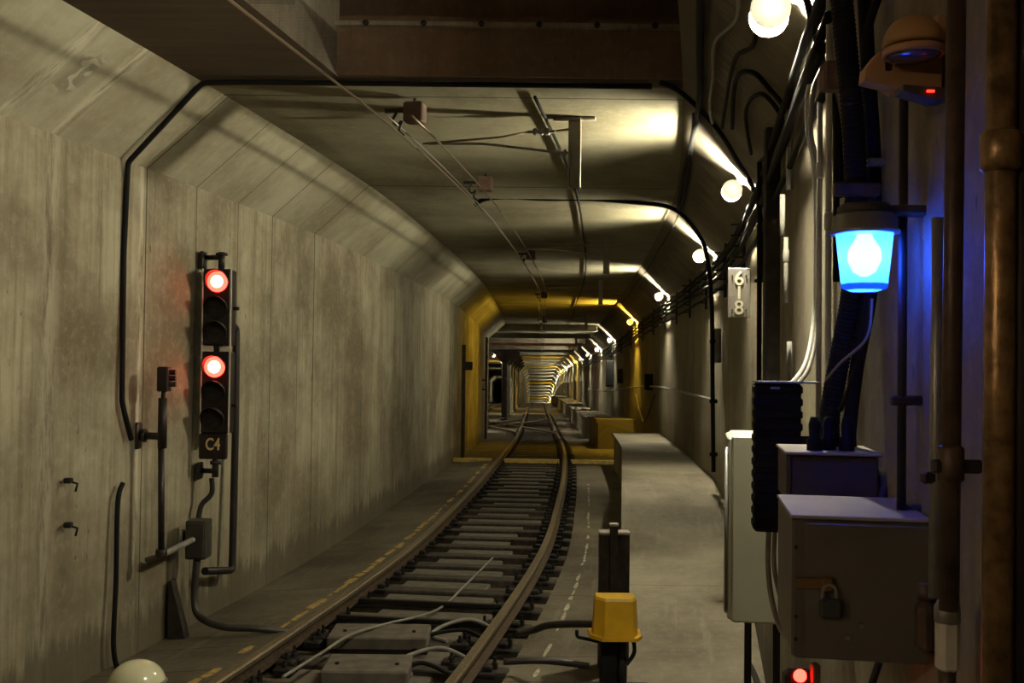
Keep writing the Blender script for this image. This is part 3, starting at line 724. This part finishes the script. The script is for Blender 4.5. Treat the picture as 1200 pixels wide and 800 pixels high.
path_cable('wire_scrap','black_rubber',[P(984,604,2.3),P(990,600,2.3),P(1000,602,2.3),P(1012,607,2.26),P(1030,606,2.26)],.0015,'thin bent wire lying on top of the brown box')
tag(MB().lathe([(.004,0),(.010,.002),(.010,.014),(.006,.016),(.006,.02),(.010,.022),(.010,.042),(.004,.044)],None,14).build('metal_cylinder','blue_metal',M=Matrix.Translation(P(1056,596,2.33))@Matrix.Rotation(math.pi/2,4,'Y')),'small blue metal cylinder lying on top of the brown box','cylinder')
# ---- red marker lamp below the brown box
z=2.6
e=empty('marker_lamp',P(940,800,z),'small red marker lamp glowing below the brown box','lamp')
MB().box((.0,.03,-.012),(.075,.05,.07),ch=.01).build('housing','signal_black',e)
MB().lathe([(.016,0),(.014,.008),(.001,.012)],Matrix.Translation((-.004,.005,.016))@RX90,16).build('lens','red_lens',e,True)
MB().box((.030,-.006,.024),(.018,.03,.05),ch=.003).build('side_visor','red_glass' if 'red_glass' in MAT else 'brown_block',e)
path_cable('loose_pipe','dark_pipe',[P(1030,775,2.8),P(1022,800,2.8),P(1012,830,2.8)],.010,'dark pipe emerging below the brown box')
# small pipe standing on the walkway below cream cabinet
path_cable('floor_conduit','dark_pipe',[P(868,758,8.3),P(874,768,8.0),P(884,790,7.5),P(892,812,7.1)],.02,'dark conduit lying on the walkway under the cream cabinet','conduit')
# ---- far right wall boxes
def farbox(x0,x1,y0,y1,label,mat='black_rubber',name='wall_box'):
    z=zr((x0+x1)/2,.12); k=z/FPX
    e=empty(name,Matrix.Translation(P((x0+x1)/2,(y0+y1)/2,z-.05))@Matrix.Rotation(-head(z),4,'Z'),label,'wall box')
    MB().box((0.02,.10,0),((x1-x0)*k,.3,(y1-y0)*k),ch=.01).build('body',mat,e)
    MB().box((-.0,-.055,0),((x1-x0)*k*.85,.02,(y1-y0)*k*.9),ch=.005).build('door',mat,e)
farbox(755,764,438,457,'small black box on the amber lit stretch of right wall')
farbox(710,722,422,453,'dark cabinet further along the right wall beyond the yellow lamp',name='wall_cabinet')
farbox(723,729,432,449,'small grey box right of the far dark cabinet','grey_box')
path_cable('sagging_cable','brown_pipe',[WR(745,462,.1),WR(749,480,.1),WR(754,494,.12),WR(760,484,.1),WR(767,462,.08)],.02,'cable hanging in a V on the amber lit wall')
# ------------------------------------------------------------------ left wall things
zs=zl(250,.19); k=zs/FPX
base=P(250,538,zs)
Ms=Matrix.Translation(base)@Matrix.Rotation(.0,4,'Z')
e=empty('tunnel_signal',Ms,'tall black signal on the left wall showing two red lights','signal')
def sx(px): return (px-250)*k
def sz(py): return (538-py)*k
W=34*k
q=MB(); q.box((0,.09,(sz(315)+sz(405))/2),(W,.18,sz(315)-sz(405)),ch=.012); upper=q.build('upper_head','signal_black',e)
q=MB(); q.box((0,.09,(sz(412)+sz(508))/2),(W,.18,sz(412)-sz(508)),ch=.012); lower=q.build('lower_head','signal_black',e)
def lens(px,py,par,lit):
    x=sx(px);z=sz(py);r=12.2*k
    M=Matrix.Translation((x,-.0,z))@RX90
    # visor: open hood ring
    vs=[];fs=[];n=20
    for j in range(n+1):
        a=math.radians(-30)+math.radians(240)*j/n
        for (rr,dd) in ((1.12,-.005),(1.06,-.005),(1.14,.11 if j not in(0,n) else .03),(1.08,.11 if j not in (0,n) else .03)):
            vs.append((r*rr*math.cos(a),r*rr*math.sin(a),dd*(0.25+.75*max(0,math.sin(a+.0)))))
    for j in range(n):
        a=j*4; b_=a+4
        fs+=[(a,b_,b_+2,a+2),(a+1,a+3,b_+3,b_+1),(a+2,b_+2,b_+3,a+3)]
    v=MB().add(vs,fs,M).build('visor','signal_black',par,True)
    if lit:
        o=MB().lathe([(r,0.001),(r*.98,.006),(r*.7,.014),(r*.0+.001,.02)],M,24).build('lens','red_lens',par,True)
        MB().lathe([(r*.60,.016),(r*.5,.020),(r*.3,.024),(.001,.026)],M,24).build('filament_glow','red_core',o,True)
        o['label']='glowing red lens'
    else:
        o=MB().lathe([(r,0.001),(r*.9,.006),(r*.5,-.004),(.001,-.01)],M,24).build('lens','lens_dark',par,True); o['label']='unlit dark lens'
        MB().lathe([(r*1.02,0),(r*1.06,.004),(r*1.0,.006)],M,24).build('lens_rim','clip_iron',o,True)
lens(251,330,upper,True); lens(250,361,upper,False); lens(250,390,upper,False)
lens(249.5,430,lower,True); lens(249.5,460,lower,False); lens(248.5,491,lower,False)
q=MB(); q.box((sx(242),-.004,sz(409.5)),(12*k,.01,5*k)); q.build('reflector_tab','rim_white',e)
q=MB(); q.box((sx(261),-.004,sz(409.5)),(11*k,.01,5*k)); q.build('reflector_tab','rim_white',e)
q=MB(); q.box((0,.08,sz(408.5)),(7*k,.12,12*k)); q.build('coupling','signal_black',e)
pl=MB().box((sx(249),.02,sz(523)),(33*k,.04,30*k),ch=.01).build('number_plate','signal_black',e)
t=textmesh('C4',17*k,'lettering','c4_yellow',pl,Matrix.Translation((sx(249),-.003,sz(521)))@RX90,bold=.002)
t.scale=(.85,1.15,1)
q=MB()
for px in (234.3,267.5): q.box((sx(px),-.006,(sz(315)+sz(508))/2),(1.3*k,.012,sz(315)-sz(508)))
q.build('edge_strip','rim_white',e)
# bracket top and bottom
q=MB(); q.tube([(sx(252),.09,sz(316)),(sx(252),.09,sz(294))],.028,12); q.tube([(sx(252),.09,sz(300)),(-.13,.13,sz(300))],.022,12)
q.lathe([(.05,0),(.05,.02)],Matrix.Translation((sx(252),.09,sz(298))),12); q.build('top_bracket','dark_pipe',e,True)
q=MB(); q.tube([(sx(249),.09,sz(536)),(sx(249),.09,sz(560))],.028,12); q.tube([(sx(249),.09,sz(553)),(-.13,.13,sz(553))],.022,12); q.lathe([(.045,0),(.045,.03)],Matrix.Translation((sx(249),.09,sz(545))),12); q.build('bottom_bracket','dark_pipe',e,True)
for py in (303,553): MB().box((-.145,.12,sz(py)),(.03,.12,.14),ch=.006).build('wall_plate','dark_pipe',e)
for py in (361,475): MB().box((sx(272),.05,sz(py)),(.05,.03,.03),ch=.005).build('side_latch','signal_black',e)
# conduit loop beside the signal
path_cable('conduit_loop','dark_pipe',[WL(262,382,.10),WL(277,383,.10),WL(276,500,.10),WL(272,668,.10),WL(240,669,.10)],.033,'thick dark conduit looping down behind the signal','conduit','round')
# flex conduit to box
path_cable('flex_conduit','dark_pipe',[P(248,560,zs+.09),P(248,578,zs+.08),P(236,592,zs+.05),P(232,612,zs+.02)],.022,'short curved conduit from the signal to the grey box','conduit')
zb=zl(229,.18); kb=zb/FPX
e=empty('junction_box',P(229,656,zb),'dark grey box on the left wall below the signal','junction box')
MB().box((0,.08,23*kb),(24*kb,.18,45*kb),ch=.008).build('body','grey_box',e)
MB().box((-.0,-.018,23*kb),(20*kb,.02,40*kb),ch=.004).build('cover','grey_box',e)
path_cable('box_conduit','grey_box',[P(231,655,zb+.05),P(228,700,zb+.05),P(234,722,zb+.0),P(262,734,zb-.1),P(300,736,zb-.1),P(339,741,zb+.0)],.030,'grey conduit sweeping from the grey box across the slab','conduit')
path_cable('cross_pipe','grey_cable',[P(172,656,zl(180,.06)),P(190,650,zl(190,.12)),P(226,632,zb-.05)],.024,'grey pipe running from the small post up to the grey box','pipe')
tag(MB().lathe([(.06,0),(.065,.02),(.03,.03),(.001,.03)],P(213,629,zl(213,.02)) and Matrix.Translation(P(213,629,zl(213,.03)))@Matrix.Rotation(math.pi/2,4,'Y'),16).build('round_cover','galv',smooth=True),'round pale metal cover on the wall left of the grey box','cover')
# small post signal
zp=zl(192,.2); kp=zp/FPX
o0=P(189,652,zp)
e=empty('indicator_post',o0,'slim dark post with small boxed indicator left of the signal','post')
def q_(px,py): return P(px,py,zp)-o0
MB().tube([q_(189,652),q_(189,520)],.024,12).build('lower_pipe','dark_pipe',e,True)
MB().tube([q_(190,525),q_(191,466)],.034,12).build('upper_pipe','dark_pipe',e,True)
MB().tube([q_(191,468),q_(192,458)],.018,10).build('neck','dark_pipe',e,True)
MB().lathe([(.036,-.03),(.043,-.02),(.043,.02),(.036,.03)],Matrix.Translation(q_(189,648)),12).build('coupling','dark_pipe',e,True)
MB().box(q_(192.5,444),(13*kp,.10,29*kp),ch=.008).build('indicator_box','signal_black',e)
q=MB()
for i,py in enumerate((436,443,450)): q.lathe([(.020,0),(.02,.045)],Matrix.Translation(q_(199,py))@Matrix.Rotation(math.pi/2,4,'Y'),10)
q.build('side_lamp_hood','signal_black',e)
q=MB(); a=q_(189,511); q.tube([a,a+Vector((-.17,.05,0))],.028,10); q.lathe([(.05,0),(.05,.03)],Matrix.Translation(a+Vector((-.16,.05,0)))@Matrix.Rotation(math.pi/2,4,'Y'),12); q.box(a+Vector((-.19,.05,0)),(.03,.10,.2),ch=.006); q.build('wall_bracket','dark_pipe',e,True)
# black cable ring from ceiling down the left wall
pts=[T(7.5,1.5,CE-.022),T(7.5,0,CE-.022),T(7.5,-1.3,CE-.022),T(7.5,-CW+.05,CE-.03),T(7.56,-CW-.02,CE-.05),T(7.66,-HW+.045,CB-.02),T(7.68,-HW+.03,CB-.08),WL(145,300,.03),WL(143,470,.03),WL(148,492,.03),WL(154,515,.03)]
tag(MB().tube(rounded(pts,.04),.020,8).build('perimeter_cable','black_rubber',smooth=True),'black cable crossing the ceiling and running down the left wall','cable')
path_cable('lower_cable','black_rubber',[WL(144,566,.03),WL(138,590,.03),WL(136,680,.03),WL(133,755,.03),WL(138,785,.03)],.018,'black cable on the lower left wall above the cream cap')
# wooden wedge
zw=zl(220,.15)
tag(MB().prism([(0,0),(.14,0),(.02,.46),(-.0,.46)],-.02,.10,Matrix.Translation(T(zw,-HW+.04,.0))).build('leaning_board','wood_dark'),'dark narrow board leaning on the left wall under the grey box','board')
# small wall anchors
for (px,py) in ((80,563),(80,615)):
    q=MB(); q.box((0,0,0),(.05,.05,.035),ch=.006); q.tube([(0,0,0),(.06,0,-.02),(.05,0,-.07)],.008,6); tag(q.build('wall_anchor','clip_iron',M=Matrix.Translation(WL(px,py,.03))),'small iron anchor on the near left wall, %s one'%('upper' if py<600 else 'lower'),'wall anchor')
# flood gate bar on amber left wall
zt=zl(542,.1)
e=empty('wall_rail',P(542,540,zt),'dark vertical bar on the amber lit left wall','bar')
MB().box((0,.0,(540-404)*zt/FPX/2),(.09,.08,(540-404)*zt/FPX),ch=.01).build('bar','wood_dark',e)
MB().box((.12,0,(540-429)*zt/FPX),(.18,.08,.2),ch=.01).build('bracket','dark_pipe',e)
zt=zl(569,.1)
e=empty('wall_rail',P(569,514,zt),'thin dark bar with bracket at the end of the left wall','bar')
MB().box((0,0,(514-395)*zt/FPX/2),(.08,.08,(514-395)*zt/FPX),ch=.01).build('bar','wood_dark',e)
q=MB(); q.box((-.08,0,1.9),(.2,.05,.05)); q.box((-.08,0,1.6),(.2,.05,.05)); q.box((-.16,0,1.75),(.04,.05,.35)); q.build('bracket','dark_pipe',e)
# cream cap bottom left
e=empty('marker_post',P(161,870,6.0),'glossy cream domed cap at the bottom left corner','marker')
c=P(161,773,6.0)-e.matrix_world.translation
R_=.155
prof=[(R_*.9,-.32),(R_,-.24),(R_,-.13)]+[(R_*math.cos(a),-.13+.13*math.sin(a)) for a in [i*math.pi/2/7 for i in range(1,7)]]+[(.001,0)]
MB().lathe(prof,Matrix.Translation(c),28).build('domed_cap','cream_cap',e,True)
MB().lathe([(R_*1.0,0),(R_*1.06,.01),(R_*1.0,.02)],Matrix.Translation(c+Vector((0,0,-.13))),28).build('band','galv',e,True)
hh=e.matrix_world.translation.z
MB().lathe([(.06,-hh),(.06,0.1)],None,14).build('post','dark_pipe',e,True)

# ------------------------------------------------------------------ overhead wires and hangers
def wire(off,h,r,z0,z1,label,mat='wire_copper',sag=.02):
    pts=[T(z,off+.03*math.sin(z*.35),h-sag*math.sin(z*.39)**2) for z in zrange(z0,60 if z1>60 else z1,.6)]
    if z1>60: pts+=[T(z,off,h) for z in zrange(62,z1,2)]
    return tag(MB().tube(pts,r,6).build('overhead_wire',mat,smooth=True),label,'wire')
wire(-.36,3.86,.008,2,130,'lowest contact wire hanging over the track')
wire(-.26,3.98,.009,7.7,130,'second overhead wire just above the contact wire')
wire(-.44,3.98,.006,7.7,60,'thin left stay wire beside the contact wire','galv')
wire(.62,4.15,.014,7.8,45,'dark cable clipped to the ceiling right of the hangers','black_rubber',0)
BLK=[8.0,11.1,18,27,36,45,54]
src=None
for z in BLK:
    if src is None:
        src=empty('wire_support',FR(z,-.32,CE),'brown block holding the overhead wires to the ceiling','wire support','wire supports along the ceiling')
        MB().box((.02,0,-.11),(.15,.14,.15),ch=.01).build('wooden_block','brown_block',src)
        MB().box((-.12,0,-.09),(.18,.04,.03)).build('arm','dark_pipe',src)
        MB().tube([(.02,0,-.05),(.02,0,.01)],.012,6).build('bolt','dark_pipe',src)
        q=MB(); q.tube(smoothpath([(-.12,-.0,-.10),(-.15,0,-.16),(-.12,0,-.2),(-.08,0,-.17),(-.1,0,-.24),(-.06,0,-.28)]),.010,6); q.build('hook','dark_pipe',src,True)
    else: copy_tree(src,None,FR(z,-.32,CE))
src=None
for i,(z,off) in enumerate(((8.55,.85),(16.3,.95),(24.0,1.02),(34,1.02),(43,1.0),(52,1.0))):
    lab=('perforated steel drop channel holding an insulated arm, nearest the camera','second perforated drop channel from the front','third perforated drop channel, in the amber stretch')[i] if i<3 else 'small drop channel under the distant ceiling'
    if src is None:
        src=empty('drop_hanger',FR(z,off,CE),lab,'hanger','drop hangers for the overhead wires')
        q=MB(); q.box((.005,0,-.29),(.09,.01,.56)); q.box((-.04,-.03,-.29),(.008,.06,.56)); q.box((.05,-.03,-.29),(.008,.06,.56)); q.build('channel','steel_beam',src)
        q=MB()
        for kk in range(10): q.lathe([(.008,0),(.008,.003)],Matrix.Translation((-.0435,-.03,-.08-.05*kk))@Matrix.Rotation(-math.pi/2,4,'Y'),8)
        q.build('bolt_hole','black_rubber',src)
        MB().box((0,0,-.015),(.34,.07,.025),ch=.004).build('top_plate','steel_beam',src)
        q=MB(); q.tube([(-.04,-.02,-.10),(-.15,-.02,-.11)],.010,8)
        for kk in range(3): q.lathe([(.022,0),(.03,.006),(.03,.03),(.022,.036)],Matrix.Translation((-.20-.05*kk+.0,-.02,-.115))@Matrix.Rotation(-math.pi/2,4,'Y'),10)
        q.box((-.27,-.02,-.115),(.22,.03,.02)); q.build('insulator','insulator_grey',src)
        MB().tube([(-.38,-.02,-.115),(-.6,-.02,-.15),(-1.25,-.02,-.19)],.009,6).build('span_rod','wire_copper',src,True)
        q=MB()
        for kk in range(2): q.lathe([(.018,0),(.03,.006),(.03,.024),(.018,.03)],Matrix.Translation((-.06-.05*kk,-.02,-.29))@Matrix.Rotation(-math.pi/2,4,'Y'),10)
        q.tube([(-.04,-.02,-.29),(-.16,-.02,-.28),(-.75,-.02,-.20),(-1.2,-.02,-.19)],.011,8); q.build('lower_arm','insulator_grey',src,True)
    else: copy_tree(src,None,FR(z,off,CE),lab)

# ------------------------------------------------------------------ trackside
# point machine covers
for i,(x0,x1,y0,y1,zc_) in enumerate(((387,502,740,765,8.25),(380,480,762,798,7.35))):
    k=zc_/FPX; c0=T(zc_,TR,0); c=P((x0+x1)/2,(y0+y1)/2,zc_)
    M=Matrix.Translation((c.x,zc_,fz(zc_)-.02))
    e=empty('concrete_cover',M,('flat concrete cover between the rails, farther one','flat concrete cover between the rails, nearest the camera')[i],'cover')
    MB().box((0,.05,.09),((x1-x0)*k,.44,.10),ch=.012).build('slab','cover_concrete',e)
    MB().box((0,.03,.02),((x1-x0)*k*.92,.36,.05)).build('base','clip_iron',e)
    q=MB()
    for a in(-1,1): q.lathe([(.014,.14),(.014,.155)],Matrix.Translation((a*(x1-x0)*k*.35,.0,0)),6)
    q.build('bolt','clip_iron',e)
def tp(z,o_,h=.02): return T(z,TR+o_,h)
path_cable('track_cable','grey_cable',[tp(7.0,-.35,.13),tp(7.5,-.28,.15),tp(8.0,-.22,.16),tp(8.5,-.1,.12),tp(9.4,.1,.03),tp(10.5,.15,.03),tp(12,.2,.03)],.011,'pale cable draped over the concrete covers and along the ties')
for i,(a,b_,c_) in enumerate(((8.8,.7,.30),(8.45,.7,.22),(7.9,.66,.25),(7.5,.62,.3))):
    path_cable('bond_cable','grey_cable' if i%2==0 else 'black_rubber',[tp(a,b_,.02),tp(a+.05,b_-.2,.08),tp(a-.05,c_,.05),tp(a-.3,c_-.04,.03),tp(a-.45,c_+.12,.03)],.016,'looped rail bond cable beside the concrete covers','cable',group='bond cables beside the covers')
for i,(z,a,b_) in enumerate(((9.6,-.66,.62),(8.95,-.66,.64),(6.95,-.66,.66))):
    tag(MB().box((0,0,.045),(1.3,.05,.04),ch=.006).build('switch_rod','clip_iron',M=FR(z,TR,0)),'dark steel rod laid across between the rails','rod','rods between the rails')
for i in range(14):
    z=random.uniform(6.6,8.6); s=random.choice((-1,1))
    q=MB(); q.box((0,0,.03),(.14,.10,.06),ch=.012); q.lathe([(.022,.06),(.022,.085),(.012,.085),(.012,.11)],None,6)
    tag(q.build('rail_brace','clip_iron',M=FR(z,TR+s*.75-s*random.uniform(.14,.26),-.01)),'dark bolted iron brace beside the near rail','rail brace','iron braces beside the near rails')
# yellow trackside box on its stand
zy=7.1; k=zy/FPX
cb=P(720,745,zy)
e=empty('yellow_box',Matrix.Translation((cb.x,zy,0)),'yellow faceted box on a black stand right of the track','trackside box')
hb=cb.z; w_=25*k
poly=[(-w_,-.05),(-w_*.55,-.13),(w_*.8,-.13),(w_*1.05,-.05),(w_*1.05,.1),(-w_,.1)]
vs=[(a,b_,hb+.02) for a,b_ in poly]+[(a*.93,b_*.93,hb+44*k) for a,b_ in poly]+[(a*.86,b_*.86,hb+47*k) for a,b_ in poly]
fs=[(j*6+i,j*6+(i+1)%6,(j+1)*6+(i+1)%6,(j+1)*6+i) for j in range(2) for i in range(6)]+[tuple(range(12,18)),tuple(range(5,-1,-1))]
MB().add(vs,fs).build('hood','yellow_paint',e)
MB().add([(a*1.18,b_*1.18,hb+.0) for a,b_ in poly]+[(a*1.18,b_*1.18,hb+.022) for a,b_ in poly],[(i,(i+1)%6,6+(i+1)%6,6+i) for i in range(6)]+[tuple(range(6)),tuple(range(6,12))]).build('flange','yellow_paint',e)
q=MB(); q.box((-.04,0,hb/2),(.11,.12,hb),ch=.01); q.build('stand','black_rubber',e)
q=MB(); q.tube([(.05,0,0),(.05,0,hb)],.035,12); q.build('stand_pipe','dark_pipe',e,True)
q=MB(); q.box((0,0,.03),(.5,.3,.05),ch=.01); q.lathe([(.03,.05),(.03,.10)],Matrix.Translation((-.18,-.08,0)),6); q.lathe([(.03,.05),(.03,.10)],Matrix.Translation((.18,-.08,0)),6); q.build('base_plate','clip_iron',e)
MB().tube(smoothpath([(.12,-.02,hb),(.13,-.02,hb-.1),(.08,-.02,hb-.18)]),.014,8).build('side_hose','dark_pipe',e,True)
# timbers behind the yellow box
zq=7.75; k=zq/FPX
e=empty('timber_stand',Matrix.Translation((P(719,700,zq).x,zq,0)),'dark upright timbers with pale tops standing behind the yellow box','timber stand')
x0=e.matrix_world.translation.x
def zz_(py): return P(719,py,zq).z
MB().box((-.0+.005,.05,zz_(627)/2),(35*k,.12,zz_(627)),ch=.004).build('plank','wood_dark',e)
MB().box((-.005,-.03,zz_(615)/2),(9*k,.06,zz_(615)),ch=.004).build('post','wood_dark',e)
q=MB(); q.box((.005,.05,zz_(626)+.008),(36*k,.13,.02),ch=.004); q.build('plank_cap','box_top',e)
q=MB(); q.box((-.005,-.03,zz_(615)+.008),(10*k,.07,.02),ch=.004); q.build('post_cap','box_top',e)
# pipes from the rail to the yellow box
path_cable('trackside_pipe','dark_pipe',[P(605,741,7.6),P(625,738,7.6),P(645,732,7.5),P(692,731,7.3),P(700,735,7.25)],.026,'upper dark pipe from the right rail to the yellow box','pipe')
path_cable('trackside_pipe','dark_pipe',[P(590,775,6.9),P(640,774,6.9),P(690,780,6.95)],.022,'lower dark pipe from the right rail to the yellow box','pipe')
path_cable('trackside_pipe','black_rubber',[P(676,738,7.3),P(676,746,7.3),P(705,752,7.2)],.012,'thin bent black pipe under the upper trackside pipe','pipe','round')
